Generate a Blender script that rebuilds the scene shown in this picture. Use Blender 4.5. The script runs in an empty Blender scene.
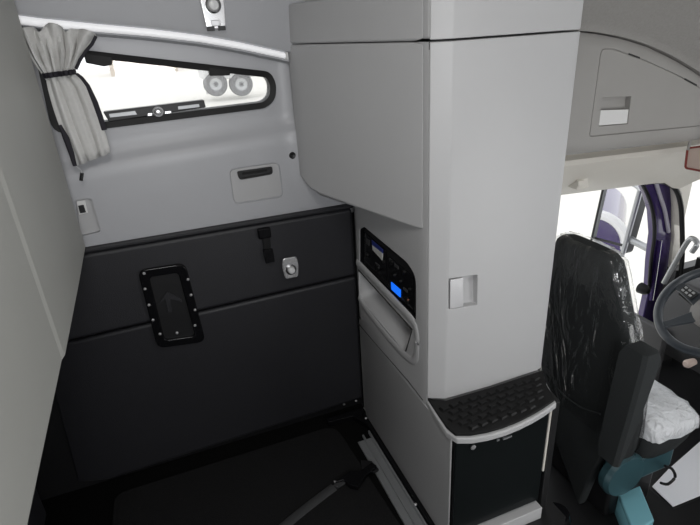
import bpy, bmesh, math, random
from mathutils import Vector, Matrix
random.seed(4)
PI = math.pi
S = bpy.context.scene
C = S.collection

# ------------------------------------------------------------------ camera numbers
FPX, PCX, PCY, EYE = 520.0, 350.0, 262.5, 1.678
dn = Vector((70, 1140, FPX)).normalized()
yv = Vector((-221, -224, FPX)); yv = (yv - dn * yv.dot(dn)).normalized()
xv = dn.cross(yv)
if xv.x < 0: xv = -xv
ROT = Matrix((xv, yv, -dn))
def at(px, py, ax, val):
    """where the sight line through a photo point meets the plane ax = val (design aid for sizes)"""
    r = ROT @ Vector((px - PCX, py - PCY, FPX))
    i = 'XYZ'.index(ax)
    k = (val - (EYE if i == 2 else 0)) / r[i]
    return Vector((r.x * k, r.y * k, r.z * k + EYE))

# ------------------------------------------------------------------ materials
def mat(name, col, rough=.5, metal=0, noise=0, nscale=60, bump=0, bscale=200, emit=0, spec=.5, ecol=None, coat=0):
    m = bpy.data.materials.new(name); m.use_nodes = True
    nt = m.node_tree; b = nt.nodes['Principled BSDF']
    b.inputs['Base Color'].default_value = (*col, 1)
    b.inputs['Roughness'].default_value = rough
    b.inputs['Metallic'].default_value = metal
    b.inputs['Specular IOR Level'].default_value = spec
    b.inputs['Coat Weight'].default_value = coat
    tc = nt.nodes.new('ShaderNodeTexCoord')
    if noise:
        n = nt.nodes.new('ShaderNodeTexNoise'); n.inputs['Scale'].default_value = nscale
        n.inputs['Detail'].default_value = 6
        r = nt.nodes.new('ShaderNodeMix'); r.data_type = 'RGBA'
        r.inputs[6].default_value = (*[c * (1 - noise) for c in col], 1)
        r.inputs[7].default_value = (*[min(1, c * (1 + noise)) for c in col], 1)
        nt.links.new(tc.outputs['Object'], n.inputs['Vector'])
        nt.links.new(n.outputs['Fac'], r.inputs[0]); nt.links.new(r.outputs[2], b.inputs['Base Color'])
    if bump:
        n2 = nt.nodes.new('ShaderNodeTexNoise'); n2.inputs['Scale'].default_value = bscale
        n2.inputs['Detail'].default_value = 3
        bp = nt.nodes.new('ShaderNodeBump'); bp.inputs['Strength'].default_value = bump
        bp.inputs['Distance'].default_value = .003
        nt.links.new(tc.outputs['Object'], n2.inputs['Vector'])
        nt.links.new(n2.outputs['Fac'], bp.inputs['Height']); nt.links.new(bp.outputs['Normal'], b.inputs['Normal'])
    if emit:
        b.inputs['Emission Color'].default_value = (*(ecol or col), 1)
        b.inputs['Emission Strength'].default_value = emit
    return m

M = {}
M['plastic'] = mat('grey_plastic', (.47, .47, .475), .48, noise=.03, nscale=9, bump=.12, bscale=420)
M['tower'] = mat('light_grey_plastic', (.50, .50, .505), .44, noise=.02, nscale=7, bump=.1, bscale=420)
M['wall'] = mat('wall_grey', (.46, .465, .485), .36, noise=.03, nscale=6, bump=.12, bscale=380)
M['bunk'] = mat('warm_grey_board', (.41, .41, .385), .6, noise=.04, nscale=5, bump=.1, bscale=300)
M['beige'] = mat('warm_grey_trim', (.70, .67, .61), .55, noise=.03, nscale=8, bump=.1, bscale=300)
M['cabin'] = mat('cabin_grey', (.35, .34, .325), .55, noise=.03, nscale=8, bump=.1, bscale=300)
M['headliner'] = mat('headliner_fabric', (.32, .31, .295), .9, noise=.12, nscale=120, bump=.4, bscale=500)
M['pad'] = mat('dark_vinyl', (.021, .021, .0245), .48, noise=.1, nscale=30, bump=.35, bscale=330)
M['carpet'] = mat('black_carpet', (.0135, .0135, .014), .95, noise=.5, nscale=180, bump=.9, bscale=260, spec=.15)
M['black'] = mat('black_plastic', (.012, .012, .013), .42, bump=.15, bscale=300)
M['void'] = mat('dull_black', (.004, .004, .004), .8, spec=.1)
M['gloss_black'] = mat('gloss_black', (.006, .006, .007), .16, spec=.3)
M['fridge'] = mat('fridge_black', (.005, .007, .0075), .28, spec=.22)
M['rubber'] = mat('black_rubber', (.007, .007, .0072), .5, spec=.28, bump=.2, bscale=200)
M['seam'] = mat('seam_dark', (.03, .03, .03), .7)
M['chrome'] = mat('chrome', (.92, .92, .93), .22, .75)
M['satin'] = mat('satin_plate', (.66, .66, .67), .34, .55, bump=.1, bscale=250)
M['alu'] = mat('aluminium', (.42, .43, .44), .38, .6)
M['dark_metal'] = mat('dark_metal', (.3, .3, .3), .25, 1)
M['lens'] = mat('clear_lens', (.8, .8, .8), .08, 0, coat=.6)
M['strip'] = mat('light_strip_lit', (.85, .85, .88), .3, emit=.42, ecol=(1, 1, 1))
M['curtain'] = mat('curtain_cloth', (.66, .655, .64), .9, noise=.08, nscale=90, bump=.4, bscale=300)
M['trimcloth'] = mat('dark_binding', (.02, .018, .025), .8)
M['seatcloth'] = mat('seat_cloth', (.026, .029, .030), .9, noise=.25, nscale=220, bump=.4, bscale=400, spec=.3)
M['teal'] = mat('teal_tint_plastic', (.035, .085, .10), .35)  # bluish light on the seat base plastic painted into its colour
M['wrap'] = mat('sky_tint_wrap', (.22, .50, .58), .2)  # sky reflection on the draped plastic painted in as bright teal
M['webbing'] = mat('webbing', (.045, .046, .048), .8, bump=.5, bscale=300)
M['purple'] = mat('purple_paint', (.04, .022, .11), .25, coat=.8)
M['white'] = mat('white_plastic', (.75, .75, .74), .5)
M['sheet'] = mat('white_floor_sheet', (.85, .86, .90), .45, bump=.2, bscale=15)
M['wheelgrip'] = mat('steering_leather', (.042, .05, .06), .32)
M['greyhub'] = mat('steering_grey', (.22, .21, .20), .45)
M['blue'] = mat('blue_display', (.0, .08, .6), .3, emit=1.0, ecol=(.01, .17, 1.0))
M['sticker'] = mat('display_white', (.62, .62, .6), .5)
M['navy'] = mat('display_navy', (.02, .035, .22), .4)
M['visor'] = mat('visor_cloth', (.62, .50, .44), .8)
M['redcord'] = mat('visor_piping', (.25, .05, .04), .7)
M['tyre'] = mat('tyre', (.10, .10, .105), .8)
M['outbody'] = mat('trailer_grey', (.55, .55, .55), .5)
M['ground'] = mat('pale_ground', (.75, .73, .68), .9, noise=.05, nscale=1.5)
M['mirror'] = mat('mirror_glass', (.9, .9, .92), .02, 1)
M['dash'] = mat('dash_plastic', (.05, .05, .052), .5, bump=.2, bscale=250)

def glass_mat(name, haze, col=(.9, .9, .9)):
    m = bpy.data.materials.new(name); m.use_nodes = True; nt = m.node_tree
    for n in list(nt.nodes): nt.nodes.remove(n)
    o = nt.nodes.new('ShaderNodeOutputMaterial'); t = nt.nodes.new('ShaderNodeBsdfTransparent')
    d = nt.nodes.new('ShaderNodeBsdfTranslucent'); g = nt.nodes.new('ShaderNodeBsdfGlossy')
    d.inputs[0].default_value = (*col, 1); g.inputs['Roughness'].default_value = .03
    a = nt.nodes.new('ShaderNodeMixShader'); a.inputs[0].default_value = haze
    b = nt.nodes.new('ShaderNodeMixShader')
    f = nt.nodes.new('ShaderNodeFresnel'); f.inputs[0].default_value = 1.45
    nt.links.new(t.outputs[0], a.inputs[1]); nt.links.new(d.outputs[0], a.inputs[2])
    nt.links.new(f.outputs[0], b.inputs[0]); nt.links.new(a.outputs[0], b.inputs[1]); nt.links.new(g.outputs[0], b.inputs[2])
    nt.links.new(b.outputs[0], o.inputs[0])
    return m
M['glass'] = glass_mat('hazy_glass', .12)  # overexposed haze outside put into the pane as a whitish veil
M['clearglass'] = glass_mat('clear_glass', .03)

def film_mat(name, clear, white):
    m = bpy.data.materials.new(name); m.use_nodes = True; nt = m.node_tree
    for n in list(nt.nodes): nt.nodes.remove(n)
    o = nt.nodes.new('ShaderNodeOutputMaterial'); t = nt.nodes.new('ShaderNodeBsdfTransparent')
    p = nt.nodes.new('ShaderNodeBsdfPrincipled'); p.inputs['Base Color'].default_value = (*white, 1)
    p.inputs['Roughness'].default_value = .18; p.inputs['Specular IOR Level'].default_value = .9
    tc = nt.nodes.new('ShaderNodeTexCoord'); n = nt.nodes.new('ShaderNodeTexNoise')
    n.inputs['Scale'].default_value = 16; n.inputs['Detail'].default_value = 5; n.inputs['Distortion'].default_value = 2.5
    bp = nt.nodes.new('ShaderNodeBump'); bp.inputs['Strength'].default_value = .9; bp.inputs['Distance'].default_value = .02
    nt.links.new(tc.outputs['Object'], n.inputs['Vector']); nt.links.new(n.outputs['Fac'], bp.inputs['Height'])
    nt.links.new(bp.outputs['Normal'], p.inputs['Normal'])
    a = nt.nodes.new('ShaderNodeMixShader'); a.inputs[0].default_value = 1 - clear
    nt.links.new(t.outputs[0], a.inputs[1]); nt.links.new(p.outputs[0], a.inputs[2]); nt.links.new(a.outputs[0], o.inputs[0])
    return m
M['film'] = film_mat('clear_plastic_film', .22, (.9, .92, .95))
def gloss_film(name, fac):
    m = bpy.data.materials.new(name); m.use_nodes = True; nt = m.node_tree
    for n in list(nt.nodes): nt.nodes.remove(n)
    o = nt.nodes.new('ShaderNodeOutputMaterial'); t = nt.nodes.new('ShaderNodeBsdfTransparent'); g = nt.nodes.new('ShaderNodeBsdfGlossy')
    g.inputs['Roughness'].default_value = .10
    tc = nt.nodes.new('ShaderNodeTexCoord'); mp = nt.nodes.new('ShaderNodeMapping'); mp.inputs['Scale'].default_value = (1, 1, .35); mp.inputs['Rotation'].default_value = (.5, 0, 0)
    n = nt.nodes.new('ShaderNodeTexNoise'); n.inputs['Scale'].default_value = 13; n.inputs['Detail'].default_value = 3; n.inputs['Distortion'].default_value = 1.5
    bp = nt.nodes.new('ShaderNodeBump'); bp.inputs['Strength'].default_value = 1; bp.inputs['Distance'].default_value = .012
    nt.links.new(tc.outputs['Object'], mp.inputs['Vector']); nt.links.new(mp.outputs[0], n.inputs['Vector']); nt.links.new(n.outputs['Fac'], bp.inputs['Height']); nt.links.new(bp.outputs['Normal'], g.inputs['Normal'])
    a = nt.nodes.new('ShaderNodeMixShader'); fr = nt.nodes.new('ShaderNodeLayerWeight'); fr.inputs[0].default_value = .5
    pw = nt.nodes.new('ShaderNodeMath'); pw.operation = 'POWER'; pw.inputs[1].default_value = 3
    ma = nt.nodes.new('ShaderNodeMath'); ma.operation = 'MULTIPLY_ADD'; ma.inputs[1].default_value = .75; ma.inputs[2].default_value = fac
    nt.links.new(bp.outputs['Normal'], fr.inputs['Normal']); nt.links.new(fr.outputs['Facing'], pw.inputs[0])
    nt.links.new(pw.outputs[0], ma.inputs[0]); nt.links.new(ma.outputs[0], a.inputs[0])
    nt.links.new(t.outputs[0], a.inputs[1]); nt.links.new(g.outputs[0], a.inputs[2]); nt.links.new(a.outputs[0], o.inputs[0])
    return m
M['filmdark'] = gloss_film('thin_plastic_film', .05)

# ------------------------------------------------------------------ mesh helpers
def box(bm, lo, hi):
    x0, y0, z0 = lo; x1, y1, z1 = hi
    v = [bm.verts.new(p) for p in ((x0,y0,z0),(x1,y0,z0),(x1,y1,z0),(x0,y1,z0),(x0,y0,z1),(x1,y0,z1),(x1,y1,z1),(x0,y1,z1))]
    for f in ((0,3,2,1),(4,5,6,7),(0,1,5,4),(1,2,6,5),(2,3,7,6),(3,0,4,7)): bm.faces.new([v[i] for i in f])
def prism(bm, pts, off):
    """closed polygon of points pushed along off"""
    off = Vector(off)
    a = [bm.verts.new(p) for p in pts]; b = [bm.verts.new(Vector(p) + off) for p in pts]
    n = len(pts)
    bm.faces.new(a); bm.faces.new(b[::-1])
    for i in range(n): bm.faces.new((a[i], b[i], b[(i+1) % n], a[(i+1) % n]))
def plan(bm, xy, z0, z1): prism(bm, [(x, y, z0) for x, y in xy], (0, 0, z1 - z0))
def loft(bm, rows, closed=True, caps=True):
    R = [[bm.verts.new(p) for p in r] for r in rows]
    n = len(rows[0])
    for a, b in zip(R, R[1:]):
        for i in range(n if closed else n - 1):
            bm.faces.new((a[i], a[(i+1) % n], b[(i+1) % n], b[i]))
    if closed and caps:
        bm.faces.new(R[0][::-1]); bm.faces.new(R[-1])
def tube(bm, path, r, n=8, flat=None, up=(0,0,1), caps=True):
    """swept round (or flattened: flat = second radius) section along a path"""
    P = [Vector(p) for p in path]; rows = []
    for i, p in enumerate(P):
        t = (P[min(i+1, len(P)-1)] - P[max(i-1, 0)]).normalized()
        u = Vector(up); u = (u - t * u.dot(t))
        if u.length < 1e-4: u = Vector((1, 0, 0)) - t * t.x
        u.normalize(); w = t.cross(u)
        rr = r[i] if isinstance(r, (list, tuple)) else r
        f = flat if flat else rr
        rows.append([p + u * rr * math.cos(2*PI*k/n) + w * f * math.sin(2*PI*k/n) for k in range(n)])
    loft(bm, rows, True, caps)
def ringtube(bm, pts, r, n=8):
    """closed loop tube"""
    P = [Vector(p) for p in pts]; N = len(P); rows = []
    nrm = Vector((0, 0, 0))
    for i in range(N): nrm += P[i].cross(P[(i+1) % N])
    nrm.normalize()
    for i, p in enumerate(P):
        t = (P[(i+1) % N] - P[i-1]).normalized(); w = t.cross(nrm).normalized()
        rows.append([p + nrm * r * math.cos(2*PI*k/n) + w * r * math.sin(2*PI*k/n) for k in range(n)])
    V = [[bm.verts.new(q) for q in row] for row in rows]
    for i in range(N):
        a, b = V[i], V[(i+1) % N]
        for k in range(n): bm.faces.new((a[k], a[(k+1) % n], b[(k+1) % n], b[k]))
def lathe(bm, origin, axis, prof, n=24):
    """profile [(radius, distance along axis)]"""
    a = Vector(axis).normalized(); u = a.orthogonal().normalized(); w = a.cross(u); o = Vector(origin)
    rows = [[o + a * d + (u * math.cos(2*PI*k/n) + w * math.sin(2*PI*k/n)) * max(r, 1e-4) for k in range(n)] for r, d in prof]
    loft(bm, rows)
def rounded(pts, r, k=5):
    """round the corners of a 3-D planar polygon; r a number or one radius per corner"""
    P = [Vector(p) for p in pts]; out = []; n = len(P)
    for i, p in enumerate(P):
        rr = r[i] if isinstance(r, (list, tuple)) else r
        a = P[i-1] - p; b = P[(i+1) % n] - p
        d = min(rr, a.length * .48, b.length * .48)
        if d < 1e-5: out.append(p); continue
        s = p + a.normalized() * d; e = p + b.normalized() * d
        for j in range(k + 1):
            t = j / k; out.append(s * (1-t)**2 + p * 2*t*(1-t) + e * t*t)
    return out
def ring(bm, outer, inner, off):
    """frame between two outlines with equal point counts, pushed along off"""
    off = Vector(off); n = len(outer)
    A = [bm.verts.new(p) for p in outer]; B = [bm.verts.new(p) for p in inner]
    A2 = [bm.verts.new(Vector(p) + off) for p in outer]; B2 = [bm.verts.new(Vector(p) + off) for p in inner]
    for i in range(n):
        j = (i+1) % n
        bm.faces.new((A[i], A[j], B[j], B[i])); bm.faces.new((A2[i], B2[i], B2[j], A2[j]))
        bm.faces.new((A[i], A2[i], A2[j], A[j])); bm.faces.new((B[i], B[j], B2[j], B2[i]))
def inset(pts, d):
    """shrink a planar outline towards its inside by d"""
    P = [Vector(p) for p in pts]; n = len(P)
    nrm = Vector((0, 0, 0))
    for i in range(n): nrm += (P[i] - P[0]).cross(P[(i+1) % n] - P[0])
    nrm.normalize(); out = []
    for i, p in enumerate(P):
        e1 = (p - P[i-1]).normalized(); e2 = (P[(i+1) % n] - p).normalized()
        n1 = nrm.cross(e1); n2 = nrm.cross(e2); m = (n1 + n2)
        if m.length < 1e-6: m = n1
        m.normalize(); out.append(p + m * d / max(.5, m.dot(n1)))
    return out
def obj(name, bm, m, parent=None, bevel=0, seg=3, smooth=True, angle=35, sub=0):
    bmesh.ops.remove_doubles(bm, verts=bm.verts, dist=1e-6)
    bmesh.ops.recalc_face_normals(bm, faces=bm.faces)
    me = bpy.data.meshes.new(name); bm.to_mesh(me); bm.free()
    o = bpy.data.objects.new(name, me); C.objects.link(o)
    me.materials.append(m)
    finish(o, bevel, seg, smooth, angle, sub)
    if parent:
        o.parent = parent; o.matrix_parent_inverse = Matrix.Translation(parent.location).inverted() if parent.type == 'EMPTY' else Matrix()
    return o
def finish(o, bevel=0, seg=3, smooth=True, angle=35, sub=0):
    if bevel:
        b = o.modifiers.new('bevel', 'BEVEL'); b.width = bevel; b.segments = seg
        b.limit_method = 'ANGLE'; b.angle_limit = math.radians(30)
    if sub:
        s = o.modifiers.new('sub', 'SUBSURF'); s.levels = sub; s.render_levels = sub
    if smooth:
        o.data.shade_smooth()
        bm = bmesh.new(); bm.from_mesh(o.data)
        for e in bm.edges:
            if len(e.link_faces) == 2 and e.calc_face_angle(0) > math.radians(angle): e.smooth = False
        bm.to_mesh(o.data); bm.free()
        if bevel:
            for b in o.modifiers:
                if b.type == 'BEVEL': b.harden_normals = True
def cut(o, *cutters):
    """carve closed shapes out of a mesh for good"""
    for f in cutters:
        bm = bmesh.new(); f(bm); bmesh.ops.recalc_face_normals(bm, faces=bm.faces)
        me = bpy.data.meshes.new('cut'); bm.to_mesh(me); bm.free()
        c = bpy.data.objects.new('cut', me); C.objects.link(c)
        mod = o.modifiers.new('cut', 'BOOLEAN'); mod.object = c; mod.solver = 'EXACT'; mod.operation = 'DIFFERENCE'
        bpy.context.view_layer.update()
        dg = bpy.context.evaluated_depsgraph_get()
        new = bpy.data.meshes.new_from_object(o.evaluated_get(dg))
        o.modifiers.remove(mod); o.data = new
        bpy.data.objects.remove(c)
def solid(name, bm, m, parent, cutters=(), bevel=0, seg=3, smooth=True, angle=35):
    o = obj(name, bm, m, None, 0, smooth=False)
    cut(o, *cutters)
    finish(o, bevel, seg, smooth, angle)
    if parent:
        o.parent = parent; o.matrix_parent_inverse = Matrix.Translation(parent.location).inverted() if parent.type == 'EMPTY' else Matrix()
    return o
def tag(o, label, cat, group=None):
    o['label'] = label; o['category'] = cat
    if group: o['group'] = group
    return o
def thing(name, label, cat, loc, group=None):
    o = bpy.data.objects.new(name, None); C.objects.link(o); o.location = loc; o.empty_display_size = .05
    return tag(o, label, cat, group)
def struct(o): o['kind'] = 'structure'; return o
def B(): return bmesh.new()
def onY(pts, Y): return [at(x, y, 'Y', Y) for x, y in pts]
def lerp(tab, x):
    if x <= tab[0][0]: return tab[0][1]
    for (a, b), (c, d) in zip(tab, tab[1:]):
        if x <= c: return b + (d - b) * (x - a) / (c - a)
    return tab[-1][1]
def smoothpath(pts, k=6):
    P = [Vector(p) for p in pts]; out = []
    for i in range(len(P) - 1):
        p0, p1, p2, p3 = P[max(i-1, 0)], P[i], P[i+1], P[min(i+2, len(P)-1)]
        for j in range(k):
            t = j / k
            out.append(.5 * ((2*p1) + (p2-p0)*t + (2*p0-5*p1+4*p2-p3)*t*t + (3*p1-p0-3*p2+p3)*t**3))
    return out + [P[-1]]

CAB = -.40                        # the cab floor lies a step lower than the sleeper floor
# ================================================================== SETTING
# ---- floors
bm = B(); box(bm, (-.85, -.62, -.06), (.70, 1.9, 0)); struct(obj('floor_sleeper', bm, M['void']))
bm = B(); box(bm, (.70, -.62, CAB - .05), (3.0, 1.9, CAB)); struct(obj('floor_cab', bm, M['black']))
bm = B(); box(bm, (.70, 1.0, CAB), (1.14, 1.9, -.001)); struct(obj('floor_step', bm, M['black']))
# ---- sleeper side wall with the window
STRIP = [(-.9, 1.86), (-.23, 1.731), (-.097, 1.711), (.063, 1.688), (.21, 1.662), (.335, 1.633), (.483, 1.592), (.60, 1.56), (.75, 1.50)]
CREASE = [(-.9, 1.27), (-.17, 1.309), (-.044, 1.318), (.30, 1.332), (.515, 1.341), (.75, 1.35)]
rows = []
xs = [-.80 + .0525 * i for i in range(24)] + [.44, .46, .475, .49, .505, .52, .54, .60, .719]
for x in xs:
    zs, zc = lerp(STRIP, x), lerp(CREASE, x)
    prof = [(1.9, .98), (1.874, 1.02), (1.872, 1.05), (1.868, zc - .05), (1.869, zc - .02), (1.872, zc - .008), (1.879, zc + .006), (1.890, zc + .018), (1.8985, zc + .04),
            (1.9, zc + .07), (1.9, zs - .05), (1.9, zs - .02), (1.866, zs - .012), (1.86, zs + .012), (1.838, zs + .02), (1.833, zs + .035), (1.80, zs + .35), (1.70, zs + .62), (1.5, zs + .70),
            (1.98, zs + .78), (1.98, .98)]
    f = -.030 * min(1, max(0, (x - .455) / .075)) ** 2
    rows.append([(x, y + (f * min(1, max(0, (z - 1.06) / .08)) if y < 1.95 and z < zs + .01 else 0), z) for y, z in prof])
WIN = [(33, 44), (150, 56), (268, 71), (276, 79), (275, 98), (266, 108), (60, 134), (50, 126)]
win_hole = rounded(onY([(33, 44), (270, 71.5), (276, 84), (275, 99), (266, 108), (53, 135)], 1.9), [.03, .03, .02, .03, .03, .05])
bm = B(); loft(bm, rows)
def win_cut(b): prism(b, [Vector(p) + Vector((0, -.06, 0)) for p in inset(win_hole, .002)], (0, .3, 0))
hatch_out = rounded(onY([(75, 199), (92, 198), (101, 232), (80, 237)], 1.87), .012)
hatch_in = None
def switch_cut(b): prism(b, [p + Vector((0, -.02, 0)) for p in hatch_out], (0, .038, 0))
pocket_out = rounded(onY([(228, 169), (279, 161), (284, 197), (233, 205)], 1.869), [.025]*4)
def pocket_cut(b): prism(b, [p + Vector((0, -.03, 0)) for p in pocket_out], (0, .036, 0))
wall = solid('wall_driver_side', bm, M['wall'], None, (win_cut, switch_cut, pocket_cut), bevel=0, angle=40)
struct(wall)
bm = B(); box(bm, (-.84, 1.905, -.45), (.72, 1.98, .979)); struct(obj('wall_lower_driver_side', bm, M['black']))
# window frame, glass, latch
win_in = inset(win_hole, .021)
wbm = B(); ring(wbm, [p + Vector((0, -.008, 0)) for p in win_hole], [p + Vector((0, -.004, 0)) for p in win_in], (0, .05, 0))
wf = struct(obj('window_1', wbm, M['rubber'], None, bevel=.004))
bm = B(); prism(bm, [p + Vector((0, .03, 0)) for p in inset(win_hole, .012)], (0, .005, 0)); obj('pane', bm, M['glass'], wf)
bm = B(); prism(bm, onY([(103, 112), (204, 100), (206, 107.5), (109, 122)], 1.893), (0, .03, 0)); lb = obj('latch_bar', bm, M['black'], wf, bevel=.003)
for q in (((109, 114), (135, 111), (137, 114.5), (110, 117.5)), ((178, 106.5), (199, 104), (199.5, 107), (178.5, 109.5))):
    bm = B(); prism(bm, onY(q, 1.891), (0, .006, 0)); o = obj('grey_slot', bm, M['alu'], lb)
bm = B(); lathe(bm, at(158, 111.5, 'Y', 1.893), (0, -1, 0), [(0, .0), (.017, 0), (.017, .008), (.011, .012), (.007, .022), (0, .023)]); k = obj('latch_knob', bm, M['chrome'], lb)
for a, b2 in (((148, 113.5), (152, 115.5)), ((165, 111.5), (171, 113.2))):
    bm = B(); prism(bm, onY([a, (b2[0], a[1] - .5), b2, (a[0], b2[1] + .5)], 1.891), (0, .004, 0)); obj('latch_screw', bm, M['chrome'], lb)
for q in (((83, 52), (112, 57), (112, 65), (104, 66.5), (86, 63)), ((208, 66), (231, 70), (230, 75.5), (210, 76))):
    bm = B(); prism(bm, onY(q, 1.894), (0, .03, 0)); obj('frame_catch', bm, M['rubber'], wf, bevel=.003)

# rear wall, passenger side, ceilings : only partly in view
bm = B(); box(bm, (-.84, -.62, -.06), (-.74, 1.98, 2.45)); struct(obj('wall_rear', bm, M['pad']))
bm = B(); box(bm, (-.84, -.66, -.45), (1.35, -.60, 2.45)); struct(solid('wall_passenger_side', bm, M['plastic'], None, (lambda b: box(b, (-.25, -.8, 1.30), (.50, -.4, 1.80)),), smooth=False))
bm = B(); box(bm, (1.35, -.66, -.45), (3.0, -.60, .15)); struct(obj('wall_passenger_door', bm, M['plastic']))
bm = B(); box(bm, (1.35, -.66, .95), (3.0, -.60, 2.1)); struct(obj('wall_passenger_header', bm, M['plastic']))
bm = B(); box(bm, (-.84, -.66, 2.40), (1.2, 1.98, 2.46)); struct(obj('ceiling', bm, M['headliner']))
bm = B(); box(bm, (.72, 1.90, -.45), (1.42, 1.98, 2.4)); struct(obj('wall_pillar', bm, M['wall']))

# ---- padded dark wall panel
t = thing('padded_wall_panel', 'dark quilted vinyl panel covering the lower side wall beneath the window', 'wall panel', (.1, 1.88, .0))
def seamz(x): return .698 + .01 * (x + .39)
def pad(name, pts, depth=.035, bev=.016):
    bm = B(); prism(bm, [(x, 1.866, z) for x, z in pts], (0, depth, 0)); return obj(name, bm, M['pad'], t, bevel=bev, seg=4)
pad('upper_pad', [(-.72, .697), (.70, .708), (.70, 1.008), (-.72, 1.020)])
bm = B(); loft(bm, [[(-.56, 1.900, .03), (-.44, 1.866, .03), (.70, 1.866, .055), (.70, 1.9005, .055)], [(-.52, 1.900, .69), (-.395, 1.866, .694), (.70, 1.866, .703), (.70, 1.9005, .703)]])
obj('lower_pad', bm, M['pad'], t, bevel=.014, seg=4)
bm = B(); tube(bm, [(-.72, 1.870, 1.032), (.70, 1.870, 1.020)], .011, 10); obj('piping', bm, M['pad'], t)

# ---- black hatch frame on the panel
HX = at(172, 306, 'Y', 1.86)
t = thing('access_hatch', 'glossy black rectangular hatch with screws set in the dark panel', 'hatch', HX)
hq = onY([(137.5, 271), (185.5, 263.5), (206, 342), (157.5, 349)], 1.85)
def hr(d, r): return rounded(inset(hq, d), r)
ho = hr(0, .032); hi_ = hr(.033, .016)
bm = B(); ring(bm, ho, hi_, (0, .016, 0)); obj('hatch_frame', bm, M['gloss_black'], t, bevel=.005)
bm = B(); prism(bm, [p + Vector((0, .010, 0)) for p in hr(.031, .014)], (0, .006, 0)); dr = obj('hatch_door', bm, M['black'], t)
bm = B(); prism(bm, onY([(158, 305), (167, 292), (181, 299), (182, 302), (170, 299), (172, 312), (168, 312), (165, 299)], 1.856), (0, .005, 0)); obj('embossed_arrow', bm, M['pad'], dr, bevel=.001)
for px, py in ((145, 289), (149, 305), (153, 320), (160, 334), (177, 333), (195, 325.5), (195, 310), (191, 295), (188, 279.5), (144, 273.5)):
    bm = B(); p = at(px, py, 'Y', 1.849); lathe(bm, p, (0, -1, 0), [(0, -.003), (.0052, -.003), (.0052, .001), (.003, .003), (0, .003)], 12); obj('screw', bm, M['satin'], t)

# ---- chrome reading lights
def lamp(name, label, px, py, Y, w, h, face=(0, -1, 0), dark_end=True):
    c = at(px, py, 'Y', Y)
    t = thing(name, label, 'lamp', c)
    def R(a, b, d): return Vector((c.x + a, c.y + d, c.z + b))
    bm = B(); o_ = rounded([R(-w/2*.8, -h/2, 0), R(w/2*.8, -h/2, 0), R(w/2, h*.1, 0), R(w/2*.85, h/2, 0), R(-w/2*.85, h/2, 0), R(-w/2, h*.1, 0)], .012)
    prism(bm, o_, (0, -.012, 0)); obj('bezel', bm, M['chrome'], t, bevel=.004)
    bm = B(); lathe(bm, R(0, -h*.06, -.012), face, [(0, 0), (w*.31, 0), (w*.31, .006), (w*.25, .008), (w*.24, .004), (0, .004)], 28); rg = obj('eyeball_ring', bm, M['dark_metal'], t)
    bm = B(); lathe(bm, R(0, -h*.06, -.014), face, [(0, 0), (w*.235, 0), (w*.22, .009), (w*.18, .016), (w*.06, .019), (0, .019)], 24); obj('lens', bm, M['lens'], rg)
    bm = B(); box(bm, R(-w*.18, -h*.44, -.017), R(w*.18, -h*.33, -.010)); obj('switch', bm, M['satin'], t, bevel=.002)
    if dark_end:
        for sx in (-1, 1):
            bm = B(); box(bm, R(sx*w*.22 - w*.15, -h*.5 - .004, -.0135), R(sx*w*.22 + w*.15, -h*.44, -.002)); obj('end_cap', bm, M['black'], t, bevel=.001)
    return t
lamp('reading_lamp', 'chrome reading lamp high on the upper wall above the white light strip', 212, 2, 1.828, .077, .155)
lamp('reading_lamp.001', 'small chrome lamp mounted on the dark padded panel', 290, 267, 1.858, .068, .090, dark_end=False)

# ---- black strap anchor beside the small lamp
c = at(264, 232, 'Y', 1.864)
t = thing('strap_anchor', 'small black buckle anchor with hanging strap on the dark panel', 'strap', c)
bm = B(); box(bm, (c.x - .026, 1.846, c.z - .022), (c.x + .024, 1.866, c.z + .02)); obj('anchor_loop', bm, M['gloss_black'], t, bevel=.006)
bm = B(); prism(bm, onY([(262, 234), (270, 233), (272, 262), (266, 263)], 1.850), (0, .008, 0)); obj('strap', bm, M['rubber'], t, bevel=.002)
bm = B(); prism(bm, onY([(263, 250), (273, 249), (275, 262), (266, 264)], 1.842), (0, .01, 0)); obj('buckle', bm, M['gloss_black'], t, bevel=.003)

# ---- pocket door with black grip, wall button, switch recess
pc = at(256, 183, 'Y', 1.87)
t = thing('wall_compartment', 'square light grey hatch with a black grip on the wall under the window', 'hatch', pc)
bm = B(); prism(bm, inset(pocket_out, .005), (0, .006, 0))
g_out = rounded(onY([(237, 171.5), (272, 166.5), (273, 174), (239, 180)], 1.869), [.006, .006, .014, .014])
dr = solid('hatch_door', bm, M['plastic'], t, (lambda b: prism(b, [p + Vector((0, -.02, 0)) for p in g_out], (0, .05, 0)),), bevel=.002)
bm = B(); prism(bm, [p + Vector((0, .004, 0)) for p in g_out], (0, .004, 0)); gr = obj('grip', bm, M['black'], t)
bm = B(); ring(bm, [p + Vector((0, -.003, 0)) for p in g_out], [p + Vector((0, -.003, 0)) for p in inset(g_out, .005)], (0, .007, 0)); obj('grip_rim', bm, M['black'], gr, bevel=.001)
bm = B(); prism(bm, onY([(242, 173), (267, 169.5), (267, 171.5), (242, 175)], 1.870), (0, .003, 0)); obj('grip_slot', bm, M['rubber'], gr)
bm = B(); p = at(292.5, 155.3, 'Y', 1.868); lathe(bm, p, (0, -1, 0), [(0, -.002), (.013, -.002), (.013, .003), (.010, .006), (.005, .004), (0, .004)], 20)
tag(obj('button_stud', bm, M['black']), 'small round black stud on the grey wall beside the square hatch', 'stud')
t = thing('switch_plate', 'pale recessed plate with a black switch beside the tall folded panel', 'switch', at(88, 215, 'Y', 1.88))
bm = B(); prism(bm, [p + Vector((0, .013, 0)) for p in inset(hatch_out, .001)], (0, .004, 0)); obj('plate', bm, M['plastic'], t)
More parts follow.
